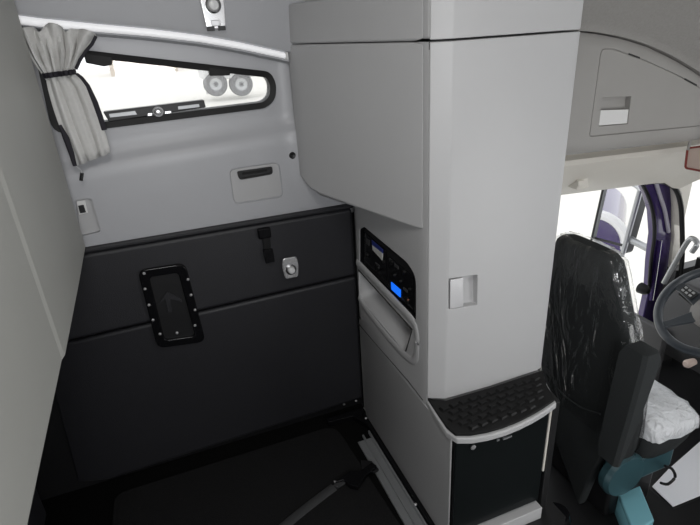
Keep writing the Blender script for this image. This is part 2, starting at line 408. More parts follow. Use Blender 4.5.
bm = B(); prism(bm, onY([(76.5, 201.5), (85, 200), (88, 213), (79, 215)], 1.878), (0, .006, 0)); obj('switch_bezel', bm, M['white'], t, bevel=.002)
bm = B(); prism(bm, onY([(78, 206), (83.5, 205), (86, 212.5), (80, 213.5)], 1.874), (0, .008, 0)); obj('rocker', bm, M['black'], t, bevel=.002)

# ---- white light strip under the upper wall's lip
bm = B()
sp = [(x, 1.852, lerp(STRIP, x) + .004) for x in [-.60 + .03 * i for i in range(37)] if x <= .49]
sp.append((.485, 1.852, lerp(STRIP, .485) + .004))
sp = sorted(sp)
tube(bm, sp, [.0125 - .003 * (p[0] + .6) for p in sp], 14, flat=.010)
t = thing('light_strip', 'long white lit strip curving along the wall above the window', 'light strip', (-.05, 1.852, 1.70))
obj('diffuser', bm, M['strip'], t)
e = Vector(sp[-1]); bm = B(); box(bm, (e.x - .004, e.y - .012, e.z - .012), (e.x + .006, e.y + .012, e.z + .012)); obj('end_cap', bm, M['white'], t, bevel=.003)

# ================================================================== CURTAIN
ct = thing('curtain', 'pale grey gathered window curtain tied back with a dark band', 'curtain', at(60, 76, 'Y', 1.84))
TOP = [(15, 30), (20, 28.5), (25, 27.5), (31, 26.5), (36, 29), (40, 32.5), (44, 25.5), (50, 22.5), (56, 23.5), (61, 27), (66, 32.5), (71, 28.5), (78, 29), (86, 29.5), (92, 31.5), (96, 35)]
def rowpts(lx, ly, rx, ry, y0, amp, n=56, ph=0, waves=6.5):
    out = []
    for i in range(n + 1):
        u = i / n
        p = at(lx + (rx - lx) * u, ly + (ry - ly) * u, 'Y', y0)
        p.y += amp * math.sin(2 * PI * (waves * u + ph)) + amp * .45 * math.sin(2 * PI * (waves * 1.7 * u + ph * 2 + .3))
        out.append(p)
    return out
N = 56
top = []
for i in range(N + 1):
    u = i / N; f = u * (len(TOP) - 1); a = int(min(f, len(TOP) - 2)); w = f - a
    p = at(TOP[a][0] * (1-w) + TOP[a+1][0] * w, TOP[a][1] * (1-w) + TOP[a+1][1] * w, 'Y', 1.822)
    p.y += .016 * math.sin(2 * PI * 5.2 * u + .6); top.append(p)
rows = [top]
tie = rowpts(43, 76, 75.5, 71.5, 1.826, .007, ph=.1)
mid = rowpts(30, 58, 86, 50, 1.822, .013, ph=.05)
for k in (.2, .4, .6, .8): rows.append([a.lerp(b, k) for a, b in zip(top, mid)])
rows.append(mid)
for k in (.25, .5, .75, .92): rows.append([a.lerp(b, k) for a, b in zip(mid, tie)])
rows.append(tie)
LOW = [(46, 80, 78, 75.5, .006), (48, 90, 87, 86, .006), (52, 105, 95.5, 106, .006), (57, 120, 101, 122, .006), (63, 136, 106, 136, .006), (70, 152, 109, 147, .006), (76, 166, 110, 153, .008)]
for lx, ly, rx, ry, am in LOW: rows.append(rowpts(lx, ly, rx, ry, 1.832, am, ph=.1, waves=3.2))
bm = B(); loft(bm, rows, False, False)
cl = obj('cloth', bm, M['curtain'], ct)
sd = cl.modifiers.new('thick', 'SOLIDIFY'); sd.thickness = .003
bm = B(); tube(bm, [Vector(p) + Vector((0, -.012, 0)) for p in tie[::2]], .0075, 8, flat=.004); obj('tie_band', bm, M['trimcloth'], ct)
bm = B(); tube(bm, onY([(96, 36), (92, 44), (86, 51), (80, 60), (76, 69)], 1.818), .0045, 6, flat=.004); obj('binding', bm, M['trimcloth'], ct)
bm = B(); tube(bm, onY([(76.5, 73.5), (82, 78), (88, 86), (95, 102), (100, 116), (104.5, 130)], 1.830), [.004, .005, .006, .008, .008, .008], 6, flat=.004, up=(1, 0, 0)); obj('binding', bm, M['trimcloth'], ct)
bm = B(); tube(bm, onY([(60, 125), (66, 138), (71, 152), (75, 166)], 1.822), [.004, .009, .008, .006], 6, flat=.004, up=(1, 0, 0)); obj('binding', bm, M['trimcloth'], ct)
bm = B(); tube(bm, onY([(76, 166), (81, 170), (82, 173)], 1.83), .0012, 6); cd = obj('pull_cord', bm, M['satin'], ct)
bm = B(); tube(bm, onY([(82, 173), (81, 180.5)], 1.83), .0055, 8); obj('cord_end', bm, M['black'], cd)

# ================================================================== TALL PANEL ON THE LEFT
t = thing('bunk_panel', 'tall pale grey panel standing upright along the rear wall', 'panel', (-.32, 1.3, 1.07))
bm = B(); rows = []
prof = [(-.40, -.55), (-.2645, -.55), (-.2645, 1.072), (-.264, 1.078), (-.2605, 1.092), (-.260, 1.098), (-.262, 1.5), (-.265, 1.77), (-.268, 1.785), (-.278, 1.795), (-.29, 1.797), (-.40, 1.797)]
bm = B(); loft(bm, [[(x, y, 1.075) for x, y in prof], [(x, y, 2.02) for x, y in prof]])
obj('board', bm, M['bunk'], t, angle=9)
bm = B(); box(bm, (-.60, -.5, 1.12), (-.402, 1.75, 1.98)); obj('mattress', bm, M['pad'], t, bevel=.03)
# a wall-hung frame under it keeps the dark recess behind the panel closed
bm = B(); box(bm, (-.72, -.5, .02), (-.66, 1.80, 1.05)); tag(obj('rear_wall_panel', bm, M['pad'], None, bevel=.015), 'dark vinyl panel on the rear wall beneath the tall pale panel', 'wall panel')

# ================================================================== FLOOR THINGS IN THE SLEEPER
cm = [at(x, y, 'Z', .012) for x, y in ((112, 484), (200, 455), (345, 415), (362, 424), (368, 452))]
bm = B(); prism(bm, rounded([(-.42, 1.80, 0), (.53, 1.80, 0), (.57, 1.2, 0), (.57, -.4, 0), (-.5, -.4, 0)], [.05, .07, .02, .02, .02]), (0, 0, .012))
tag(obj('floor_carpet', bm, M['carpet'], None, bevel=.004), 'black carpet mat covering the sleeper floor', 'carpet')
t = thing('floor_rail', 'grey metal double rail along the floor beside the tower cabinet', 'rail', (.63, 1.2, 0))
bm = B()
box(bm, (.585, .2, 0), (.655, 1.66, .006)); box(bm, (.615, .2, .006), (.623, 1.68, .018)); box(bm, (.648, .2, .006), (.655, 1.69, .022)); box(bm, (.585, .2, .006), (.590, 1.60, .010))
obj('rail_profile', bm, M['alu'], t, bevel=.0015)
bm = B(); prism(bm, [at(x, y, 'Z', .012) for x, y in ((361, 462), (372, 463), (379, 471), (374, 474), (368, 470), (362, 470))], (0, 0, .012)); obj('rail_stop', bm, M['black'], t, bevel=.002)
t = thing('floor_bracket', 'black screwed trim strip on the floor along the tower base', 'trim strip', (.67, 1.4, 0))
bm = B(); prism(bm, [(.658, .9, 0), (.679, .9, 0), (.679, 1.84, 0), (.50, 1.84, 0), (.50, 1.81, 0), (.62, 1.80, 0), (.658, 1.72, 0)], (0, 0, .028)); obj('strip', bm, M['gloss_black'], t, bevel=.003)
for px, py in ((344, 404), (356, 400.5), (366, 418), (415.5, 504)):
    p = at(px, py, 'Z', .03); bm = B(); lathe(bm, p + Vector((0, 0, -.003)), (0, 0, 1), [(0, 0), (.006, 0), (.006, .003), (.003, .0055), (0, .0055)], 12); obj('screw', bm, M['satin'], t)
t = thing('seat_belt', 'grey restraint belt with black buckle lying on the carpet', 'belt', at(340, 485, 'Z', .02))
bp = [at(x, y, 'Z', .018) for x, y in ((282, 528), (300, 513), (318, 499), (334, 487))]
bm = B(); tube(bm, smoothpath(bp), .004, 8, flat=.020, up=(0, 0, 1)); obj('webbing', bm, M['webbing'], t)
bm = B(); prism(bm, [at(x, y, 'Z', .016) for x, y in ((335, 486), (350, 475), (361, 474), (372, 466), (377, 469), (366, 479), (358, 491), (350, 489), (344, 484))], (0, 0, .022)); obj('buckle', bm, M['gloss_black'], t, bevel=.004)
bm = B(); prism(bm, [at(x, y, 'Z', .020) for x, y in ((333, 487), (350, 474), (356, 474), (346, 484), (338, 489))], (0, 0, .010)); obj('tongue', bm, M['webbing'], t, bevel=.002)
bm = B(); lathe(bm, at(335, 482, 'Z', .022), (0, 0, 1), [(0, 0), (.0055, 0), (.005, .004), (0, .005)], 12); obj('rivet', bm, M['chrome'], t)

# ================================================================== TOWER CABINET
XR = .68
def onXR(pts, X=XR): return [at(x, y, 'X', X) for x, y in pts]
t = thing('tower_cabinet', 'tall light grey cabinet tower with control panel and latched door', 'cabinet', (.9, 1.55, 0))
# body: base sides and column
mod_out = rounded([Vector((XR, 1.755, .975)), Vector((XR, 1.275, 1.125)), Vector((XR, 1.275, .62)), Vector((XR, 1.80, .60))], [.02, .02, .03, .03])
radio = rounded(onXR([(359.5, 229), (364, 226.5), (408, 263), (416, 277), (416, 321), (359.5, 266)]), [.012, .012, .03, .03, .012, .02])
def radio_cut(b): prism(b, [p + Vector((-.05, 0, 0)) for p in radio], (.075, 0, 0))
tray_q = [Vector((XR, 1.782, .772)), Vector((XR, 1.312, .752)), Vector((XR, 1.372, .628)), Vector((XR, 1.795, .640))]
def tq(d, x, r): return [Vector((XR + x, p.y, p.z)) for p in rounded(inset(tray_q, d), r)]
def tray_cut(b):
    loft(b, [tq(0, -.05, [.012, .012, .03, .03]), tq(0, .004, [.012, .012, .03, .03]), tq(.014, .02, .03), tq(.03, .10, .03)])
bm = B()
plan(bm, [(.714, 1.862), (.680, 1.790), (.680, 1.240), (.684, 1.222), (1.135, 1.222), (1.135, 1.862)], .5045, 1.630)
col = solid('column', bm, M['tower'], t, (radio_cut, tray_cut), bevel=0)
bm = B(); plan(bm, [(.714, 1.862), (.680, 1.790), (.680, 1.090), (.680, 1.064), (.684, 1.060), (.690, 1.10), (.700, 1.11), (.700, 1.862)], .0, .504); obj('base_side', bm, M['tower'], t, bevel=.004)
bm = B(); plan(bm, [(1.075, 1.060), (1.10, 1.060), (1.125, 1.20), (1.125, 1.862), (1.10, 1.862)], 0, .497); obj('base_side', bm, M['black'], t, bevel=.003)
# worktop slab with pale rim
def front(bow=0.0):
    q = [(445, 431), (457, 437), (472, 437), (489, 434), (505, 429.5), (520, 423.5), (533, 417), (545, 410), (557, 401.5)]
    return [at(x, y, 'Z', .535) for x, y in q]
fr = [(p.x, p.y) for p in front()]
slab = [(.681, 1.221), (.672, 1.15), (fr[0][0] + .006, fr[0][1])] + fr[1:] + [(1.085, 1.10), (1.128, 1.221)]
bm = B(); plan(bm, slab, .505, .529); obj('worktop', bm, M['tower'], t, bevel=.006)
bm = B(); tube(bm, [at(x, y, 'X', .6805) for x, y in ((358, 323), (383, 352), (408, 380.5), (423, 400))], .0022, 6); obj('panel_joint', bm, M['seam'], t)
# overhanging upper bay, angled out towards the wall
def bay(z0, z1, name, par):
    bm = B(); plan(bm, [(.494, 1.862), (.500, 1.825), (.511, 1.790), (.530, 1.745), (.660, 1.300), (.6790, 1.238), (.676, 1.862)], z0, z1)
    for v in bm.verts:
        if abs(v.co.z - 1.128) < .002 and v.co.x < .56: v.co.z += {0: .050, 1: .032, 2: .012}.get(round((v.co.x - .494) / .009), .002)
    return obj(name, bm, M['tower'], par, bevel=.008, seg=4)
bay(1.128, 1.630, 'angled_bay', t)
# control panel in the recess
cp_pts = [p + Vector((.016, 0, 0)) for p in inset(radio, .001)]
bm = B(); prism(bm, cp_pts, (.006, 0, 0)); cp = obj('control_panel', bm, M['black'], t)
bm = B(); ring(bm, [p + Vector((.002, 0, 0)) for p in inset(radio, .001)], [p + Vector((.004, 0, 0)) for p in inset(radio, .007)], (.014, 0, 0)); obj('panel_frame', bm, M['gloss_black'], cp, bevel=.001)
def cpx(q, name, m, d=.012, th=.006, bev=.001):
    bm = B(); prism(bm, [at(x, y, 'X', XR + d) for x, y in q], (th, 0, 0)); return obj(name, bm, m, cp, bevel=bev)
cpx([(364, 232), (386, 251), (386, 281), (364, 260)], 'climate_face', M['gloss_black'], .012)
cpx([(388, 256), (413, 277), (413, 312), (388, 286)], 'radio_face', M['gloss_black'], .012)
cpx([(371.5, 240), (382.5, 249.5), (382.5, 253.5), (372, 245)], 'display_heading', M['navy'], .010)
cpx([(372, 245), (382.5, 253.5), (382, 260.5), (372.5, 250)], 'display', M['sticker'], .0098)
cpx([(390.8, 282), (400, 290), (400, 297.5), (391.2, 289.5)], 'blue_display', M['blue'], .009)
for px, py, r in ((367, 255, .011), (378, 268, .010), (384, 262, .006), (392, 262, .008), (404, 272, .008), (407, 301, .011), (395, 275, .005), (401, 281, .005), (410, 289, .006)):
    bm = B(); p = at(px, py, 'X', XR + .010); lathe(bm, p + Vector((.006, 0, 0)), (-1, 0, 0), [(0, 0), (r, 0), (r * .9, .010), (r * .6, .012), (0, .012)], 16); obj('knob', bm, M['rubber'], cp)
bm = B(); lathe(bm, at(407.5, 300, 'X', XR), (-1, 0, 0), [(0, -.003), (.004, -.003), (.003, .001), (0, .001)], 10); obj('jack', bm, mat('copper_jack', (.22, .09, .06), .4, .6), cp)
for q in (((389, 258), (392, 260.5), (392, 263.5), (389, 261)), ((394, 263), (398, 266.5), (398, 269.5), (394, 266)), ((366, 238), (369, 240.5), (369, 246), (366, 243.5)), ((375, 262), (379, 265.5), (379, 267), (375, 263.5)), ((403, 287), (407, 290.5), (407, 293), (403, 289.5))):
    cpx(q, 'button', M['dash'], .0095)
# pale lip under the radio and dark tray gasket
bm = B(); tube(bm, [Vector((XR - .001, y, z)) for y, z in ((1.78, .776), (1.312, .755), (1.362, .640))], .0028, 6); obj('tray_gasket', bm, M['seam'], t)
bm = B(); tube(bm, smoothpath([Vector((XR + .002, y, z)) for y, z in ((1.795, .802), (1.60, .796), (1.40, .790), (1.315, .785), (1.288, .765), (1.283, .71), (1.292, .655), (1.335, .622), (1.45, .608), (1.60, .612), (1.74, .622), (1.795, .640))]), .018, 12, flat=.0065); obj('tray_rim', bm, M['tower'], t)
# door with latch
door_xy = [(.684, 1.221), (.6835, 1.216), (.728, 1.191), (.736, 1.188), (.90, 1.181), (1.10, 1.184), (1.122, 1.190), (1.136, 1.205), (1.137, 1.221)]
latch = [at(x, y, 'Y', 1.187) for x, y in ((449.5, 279), (477, 274.5), (476.5, 304.5), (449, 309.5))]
def latch_cut(b): prism(b, [p + Vector((0, -.03, 0)) for p in rounded(latch, .004)], (0, .050, 0))
bm = B(); plan(bm, door_xy, .541, 1.6295)
dr = solid('door', bm, M['tower'], t, (latch_cut,), bevel=.003, angle=24)
bm = B(); prism(bm, [at(x, y, 'Y', 1.186) for x, y in ((450.3, 280), (463.5, 277.5), (463.5, 306.5), (450, 309))], (0, .006, 0)); obj('latch_plate', bm, M['satin'], dr, bevel=.001)
bm = B(); plan(bm, [(x, y + .006) for x, y in door_xy[1:-1]] + [(1.12, 1.23), (.70, 1.23)], 1.612, 1.6318); obj('seam_gap', bm, M['seam'], t)
# small black roller marks in the seam
# upper cabinet above the seam
t = thing('upper_cabinet', 'light grey upper cabinet sitting over the tower above a dark seam', 'cabinet', (.9, 1.5, 1.637))
bm = B(); plan(bm, [(.680, 1.862), (.680, 1.240), (.684, 1.222), (1.135, 1.222), (1.135, 1.862)], 1.637, 2.38); obj('column', bm, M['tower'], t, bevel=.005)
bay(1.6325, 1.752, 'angled_shelf', t)
bm = B(); plan(bm, [(.545, 1.85), (.575, 1.76), (.678, 1.33), (.678, 1.85)], 1.753, 2.3); obj('shelf_back', bm, M['plastic'], t)
bm = B(); plan(bm, [(x, y) for x, y in door_xy], 1.6345, 2.37); obj('door', bm, M['tower'], t, bevel=.003, angle=24)

# mat with raised ribs
t = thing('rubber_mat', 'black ribbed rubber mat on the ledge above the small fridge', 'mat', (.88, 1.1, .53))
mo = [Vector((x, y, .5295)) for x, y in [(.686, 1.2205), (.679, 1.15)] + [(p.x + (.012 if i == 0 else 0), p.y + .010) for i, p in enumerate(front())] + [(1.080, 1.11), (1.120, 1.176), (1.118, 1.180), (.90, 1.178), (.735, 1.184), (.70, 1.206)]]
bm = B(); prism(bm, mo, (0, 0, .009)); obj('mat_base', bm, M['rubber'], t, bevel=.002)
def inside(x, y, poly):
    r = False; n = len(poly)
    for i in range(n):
        a, b = poly[i], poly[i-1]
        if (a.y > y) != (b.y > y) and x < (b.x - a.x) * (y - a.y) / (b.y - a.y) + a.x: r = not r
    return r
bm = B(); po = inset(mo, .004)
if sum((a - b).length for a, b in zip(po, po[1:])) > sum((a - b).length for a, b in zip(mo, mo[1:])): po = inset(mo, -.004)
for i in range(13):
    for j in range(7):
        x = .69 + .036 * i + (.018 if j % 2 else 0); y = 1.014 + .0275 * j
        ang = .5 if (i + j) % 2 else -.5
        dx, dy = .0145 * math.cos(.2), .0145 * math.sin(.2)
        if all(inside(x + s * .015, y + r * .010, po) for s in (-1, 1) for r in (-1, 1)):
            w = .0095
            pts = [Vector((x - dx - w*.3, y - dy + w, .5385)), Vector((x + dx - w*.3, y + dy + w, .5385)), Vector((x + dx + w*.3, y + dy - w, .5385)), Vector((x - dx + w*.3, y - dy - w, .5385))]
            loft(bm, [pts, [p + Vector((0, 0, .006)) + (sum(pts, Vector()) / 4 - p) * .3 for p in pts]])
obj('ribs', bm, M['rubber'], t)

# fridge
t = thing('fridge', 'small black fridge with glossy door built under the ribbed mat ledge', 'fridge', (.88, 1.3, .02))
bm = B(); box(bm, (.703, 1.085, .058), (1.072, 1.70, .503)); obj('fridge_body', bm, M['fridge'], t, bevel=.003)
bm = B(); box(bm, (.694, 1.056, .064), (1.056, 1.083, .502)); dr = obj('door', bm, M['fridge'], t, bevel=.005)
bm = B(); box(bm, (.705, 1.053, .478), (1.052, 1.058, .500)); obj('door_top_rail', bm, M['teal'], dr, bevel=.002)
bm = B(); box(bm, (1.060, 1.058, .20), (1.068, 1.085, .503)); obj('edge_strip', bm, M['beige'], t, bevel=.002)
bm = B(); box(bm, (.6905, 1.057, .065), (.6935, 1.082, .500)); obj('edge_strip', bm, M['gloss_black'], t, bevel=.001)
p = at(473, 447, 'Y', 1.05); bm = B(); lathe(bm, p, (0, -1, 0), [(0, 0), (.009, 0), (.009, .003), (0, .005)], 14); obj('door_lock', bm, M['chrome'], dr)
p = at(498, 440, 'Y', 1.05); bm = B(); box(bm, (p.x - .004, 1.0475, p.z - .003), (p.x + .004, 1.0525, p.z + .004)); obj('badge', bm, M['alu'], dr)
p = at(507, 437.5, 'Y', 1.05); bm = B(); box(bm, (p.x - .016, 1.0475, p.z - .003), (p.x + .018, 1.0525, p.z + .003)); obj('badge', bm, M['alu'], dr)
bm = B(); box(bm, (.705, 1.03, -.0005), (1.055, 1.09, .054)); obj('plinth', bm, M['tower'], t, bevel=.004)

# ================================================================== CAB: OVERHEAD CABINET, HEADER, HEADLINER
ZT = [(1.0, 1.64), (1.414, 1.618), (1.502, 1.606), (1.618, 1.584), (1.743, 1.55), (1.88, 1.50), (2.029, 1.435), (2.3, 1.29)]
ZB = [(1.0, 1.20), (1.413, 1.188), (2.057, 1.161), (2.4, 1.15)]
t = thing('overhead_cabinet', 'grey overhead cabinet with curved top above the driver door opening', 'cabinet', (1.8, 1.7, 1.17))
rows = []
for x in [1.16, 1.26, 1.34, 1.39, 1.42, 1.45, 1.48] + [1.5 + .05 * i for i in range(16)]:
    d = .085 * max(0, (1.45 - x) / .2) ** 1.6 if x < 1.45 else 0
    y = 1.5 + d; zt, zb = lerp(ZT, x), lerp(ZB, x)
    rows.append([(x, 1.88, zb), (x, y + .05, zb), (x, y + .018, zb + .004), (x, y + .004, zb + .018), (x, y, zb + .05), (x, y, zt - .05), (x, y + .004, zt - .016), (x, y + .014, zt - .003), (x, y + .05, zt), (x, 1.88, zt)])
dq = rounded(onY([(589, 137), (601, 48), (612, 48), (630, 54.5), (645, 60), (660, 66.5), (680, 76), (702, 88.5), (716, 97), (712, 125)], 1.5), [.012, .03, .02, 0, 0, 0, 0, 0, .02, .02])
def ovd_cut(b): prism(b, [p + Vector((0, -.05, 0)) for p in dq], (0, .056, 0))
lq = onY([(602.5, 97.5), (631.5, 96.5), (628, 124), (599, 126.5)], 1.5)
bm = B(); loft(bm, rows)
obj_body = solid('body', bm, M['cabin'], t, (ovd_cut, lambda b: prism(b, [p + Vector((0, -.02, 0)) for p in lq], (0, .045, 0))), angle=40)
bm = B(); prism(bm, [p + Vector((0, .0005, 0)) for p in inset(dq, .0035)], (0, .005, 0))
ord_ = solid('door', bm, M['cabin'], t, (lambda b: prism(b, [p + Vector((0, -.02, 0)) for p in lq], (0, .05, 0)),), bevel=.0015)
bm = B(); prism(bm, [p + Vector((0, .0042, 0)) for p in onY([(600.5, 110.5), (629.6, 109.5), (628, 123.5), (599.3, 125.8)], 1.5)], (0, .002, 0)); obj('latch_plate', bm, M['white'], ord_, bevel=.0008)
for q in (((629, 53), (640, 57), (640, 58.6), (629, 54.6)), ((685, 78), (697, 84.5), (697, 86.2), (685, 79.6))):
    bm = B(); prism(bm, onY(q, 1.499), (0, .003, 0)); obj('hinge', bm, M['seam'], t)

# headliner above it
rows = []
for x in [1.16 + .07 * i for i in range(20)]:
    z = lerp(ZT, x)
    q = [(1.86, z + .004), (1.497, z + .0015), (1.490, z + .022), (1.482, z + .030), (1.43, z + .10), (1.25, z + .28), (.9, z + .48), (.4, z + .56), (-.2, z + .50), (-.62, z + .2), (-.66, z + .25), (-.2, z + .60), (.4, z + .66), (.9, z + .58), (1.3, z + .38), (1.86, z + .2)]
    rows.append([(x, y, zz) for y, zz in q])
bm = B(); loft(bm, rows); struct(obj('ceiling_cab', bm, M['headliner'], None, angle=60))

# door header between overhead cabinet and door opening, running into the front pillar
rows = []
for x, zb in [(1.16, .925), (1.4, .912), (1.60, .903), (1.783, .892), (2.05, .876), (2.313, .860), (2.44, .845), (2.52, .80)]:
    zt = lerp(ZB, x) - .004
    rows.append([(x, 1.89, zb + .002), (x, 1.88, zb), (x, 1.84, zb + .006), (x, 1.78, zb + .055), (x, 1.70, zb + .11), (x, 1.635, zt - .085), (x, 1.62, zt - .065), (x, 1.625, zt - .045), (x, 1.66, zt - .03), (x, 1.66, zt), (x, 1.89, zt)])
bm = B(); loft(bm, rows); struct(obj('trim_header', bm, M['beige'], None, angle=50))
t = thing('coat_hook', 'small pale coat hook on the header above the driver door opening', 'hook', at(582, 183, 'Y', 1.80))
bm = B(); prism(bm, onY([(577, 179), (588, 177.5), (589.5, 188), (577, 190)], 1.69), (0, .12, 0)); obj('hook_plate', bm, M['beige'], t, bevel=.003)
bm = B(); prism(bm, onY([(578, 181), (585, 180), (585.5, 186.5), (578.5, 187.5)], 1.676), (0, .012, 0)); obj('hook', bm, M['beige'], t, bevel=.003)

# side wall of the cab with the door opening
op = rounded([Vector((1.40, 1.90, -.30)), Vector((1.40, 1.90, .95)), at(560, 192, 'Y', 1.9) + Vector((-.3, 0, .02)), at(650, 181, 'Y', 1.9), at(682, 183, 'Y', 1.9), at(683, 262, 'Y', 1.9), at(676, 300, 'Y', 1.9), Vector((2.7, 1.90, -.30))], [.05, .01, 0, 0, .10, 0, 0, .05])
bm = B(); box(bm, (1.42, 1.90, -.45), (2.69, 1.96, 1.75))
w2 = solid('wall_driver_door', bm, M['beige'], None, (lambda b: prism(b, [p + Vector((0, -.1, 0)) for p in op], (0, .3, 0)),), smooth=False)
struct(w2)
bm = B(); tube(bm, smoothpath(onY([(646, 183), (658, 181.5), (668, 183.5), (676, 190), (680.5, 203), (682, 222), (682, 262), (676, 300)], 1.893), 5), .013, 8); struct(obj('trim_seal', bm, M['rubber']))
# painted door jamb beyond the opening
jp = onY([(640, 179), (672, 176), (676, 200), (674, 240), (668, 290), (662, 345), (646, 346), (643, 320), (649, 292), (651, 262), (654.5, 235), (653, 212), (648, 195)], 1.985)
bm = B(); prism(bm, jp, (0, .05, 0)); jb = struct(obj('door_1', bm, M['purple'], None, bevel=.012))
bm = B(); tube(bm, smoothpath(onY([(640.5, 181), (648, 196), (653, 213), (654.5, 235), (651, 262), (649, 290)], 1.98)), .010, 8); obj('seal', bm, M['rubber'], jb)
bm = B(); tube(bm, smoothpath(onY([(655.5, 182), (660, 196), (665, 212), (668.5, 232)], 1.975)), .011, 8); obj('jamb_ridge', bm, mat('painted_highlight', (.5, .48, .56), .3), jb)  # white highlight along the jamb painted in as a pale ridge
bm = B(); tube(bm, smoothpath(onY([(660, 240), (655, 275), (651, 300)], 1.975)), .012, 8); obj('jamb_ridge', bm, M['purple'], jb)
bm = B(); lathe(bm, at(643, 289, 'Y', 1.97), (0, -1, 0), [(0, -.02), (.035, -.02), (.03, .02), (.015, .04), (0, .042)], 14); obj('door_buffer', bm, M['rubber'], jb)
bm = B(); prism(bm, onY([(672, 178), (680, 186), (682, 222), (681, 262), (670, 310), (663, 345), (662, 330), (668, 285), (674, 240), (674, 205)], 1.955), (0, .02, 0)); struct(obj('trim_pillar', bm, M['beige'], None, bevel=.004))

# front: windshield, pillar, dashboard
bm = B(); prism(bm, [(2.86, -.55, .35), (2.86, 1.80, .35), (2.70, 1.80, 1.10), (2.70, -.55, 1.10)], (.01, 0, 0)); struct(obj('window_2', bm, M['clearglass']))
bm = B(); box(bm, (2.66, -.62, 1.10), (2.80, 1.86, 1.50)); struct(obj('wall_front', bm, M['cabin']))
bm = B(); box(bm, (2.84, -.62, -.45), (2.98, 1.88, .33)); struct(obj('wall_firewall', bm, M['black']))
bm = B(); box(bm, (2.72, 1.90, -.45), (3.0, 1.96, .26)); struct(obj('wall_cowl_side', bm, M['dash']))
# sun visor
t = thing('sun_visor', 'pinkish beige sun visor with dark red edging at the top of the windscreen', 'visor', at(694, 155, 'X', 2.10))
vp = [at(x, y, 'X', 2.10) for x, y in ((685.5, 168), (688, 148), (740, 142), (740, 178))]
bm = B(); prism(bm, rounded(vp, .012), (.02, 0, 0)); obj('visor_board', bm, M['visor'], t, bevel=.004)
bm = B(); ringtube(bm, [p + Vector((-.002, 0, 0)) for p in rounded(vp, .012)], .0045, 6); obj('piping', bm, M['redcord'], t)
bm = B(); tube(bm, [at(688, 150, 'X', 2.095), at(691, 138, 'X', 2.095)], .006, 8); obj('visor_arm', bm, M['cabin'], t)
# dashboard
t = thing('dashboard', 'dark dashboard beyond the steering wheel', 'dashboard', (2.65, 1.0, 0))
bm = B(); rows = []
for y in (-.5, .2, .8, 1.1, 1.3, 1.5, 1.66, 1.72):
    rows.append([(2.83, y, -.10), (2.45, y, -.10), (2.38, y, .05), (2.40, y, .22), (2.48, y, .34), (2.60, y, .37), (2.83, y, .33)])
loft(bm, rows); obj('dash_body', bm, M['dash'], t, bevel=.01)
bm = B(); prism(bm, [(2.378, 1.05, .06), (2.378, 1.22, .06), (2.395, 1.22, .20), (2.395, 1.05, .20)], (.02, 0, 0)); obj('gauge_panel', bm, M['greyhub'], t, bevel=.005)
bm = B(); lathe(bm, at(687, 364, 'X', 2.33), (-1, 0, 0), [(0, -.05), (.018, -.05), (.022, 0), (.015, .012), (0, .014)], 16); obj('dash_knob', bm, M['visor'], t)
bm = B(); box(bm, (2.34, 1.62, -.39), (2.38, 1.86, .10)); obj('kick_panel', bm, M['dash'], t, bevel=.01)
bm = B(); tube(bm, smoothpath([at(x, y, 'X', 2.30) for x, y in ((664, 283), (676, 261), (688, 241), (694, 239), (697, 244), (692, 252))]), .013, 8)
tag(obj('grab_handle', bm, M['alu']), 'grey grab handle by the windscreen pillar behind the steering wheel', 'handle')

# steering wheel
WC = Vector((2.161, 1.309, .443)); tilt = math.radians(50)
U = Vector((0, 1, 0)); V = Vector((math.sin(tilt), 0, math.cos(tilt))); NW = Vector((-math.cos(tilt), 0, math.sin(tilt)))
t = thing('steering_wheel', 'dark grey steering wheel with button spokes in front of the driver seat', 'steering wheel', WC)
bm = B(); ringtube(bm, [WC + (U * math.cos(a) + V * math.sin(a)) * .215 for a in [2*PI*k/64 for k in range(64)]], .020, 12); obj('rim', bm, M['wheelgrip'], t)
bm = B(); lathe(bm, WC - NW * .05, NW, [(0, 0), (.06, 0), (.085, .02), (.09, .04), (.07, .055), (.03, .062), (0, .063)], 32); obj('hub', bm, M['greyhub'], t)
def spoke(a, w0, w1, name='spoke'):
    d = U * math.cos(a) + V * math.sin(a); s = -U * math.sin(a) + V * math.cos(a)
    bm = B(); rows = []
    for r, w, h in ((.07, w0, -.01), (.12, (w0 + w1) / 2, -.006), (.17, w1, -.003), (.21, w1 * 1.1, 0)):
        c = WC + d * r + NW * h
        rows.append([c - s * w - NW * .008, c + s * w - NW * .008, c + s * w + NW * .008, c - s * w + NW * .008])
    loft(bm, rows); return obj(name, bm, M['wheelgrip'], t, bevel=.004)
for a in (math.radians(12), math.radians(168)):
    sp_ = spoke(a, .032, .022)
    d = U * math.cos(a) + V * math.sin(a); s = -U * math.sin(a) + V * math.cos(a)
    c = WC + d * .135 + NW * .004
    bm = B(); prism(bm, rounded([c - d * .038 - s * .022, c + d * .038 - s * .018, c + d * .038 + s * .018, c - d * .038 + s * .022], .01), NW * .008); kp = obj('button_pad', bm, M['black'], sp_, bevel=.003)
    for i in (-1, 0, 1):
        for j in (-1, 1):
            q = c + d * .022 * i + s * .009 * j + NW * .0085
            bm = B(); prism(bm, [q - d * .007 - s * .005, q + d * .007 - s * .005, q + d * .007 + s * .005, q - d * .007 + s * .005], NW * .003); o = obj('wheel_button', bm, M['alu'], sp_, bevel=.001)
for a in (math.radians(235), math.radians(305)): spoke(a, .028, .016)
bm = B(); tube(bm, [WC - NW * .05, WC - NW * .30], [.045, .06], 16); obj('column', bm, M['dash'], t)
bm = B(); tube(bm, [WC - NW * .07, WC - NW * .07 + U * .12 + V * .01, WC - NW * .06 + U * .20 + V * .03], [.008, .008, .012], 8); obj('stalk', bm, M['black'], t)

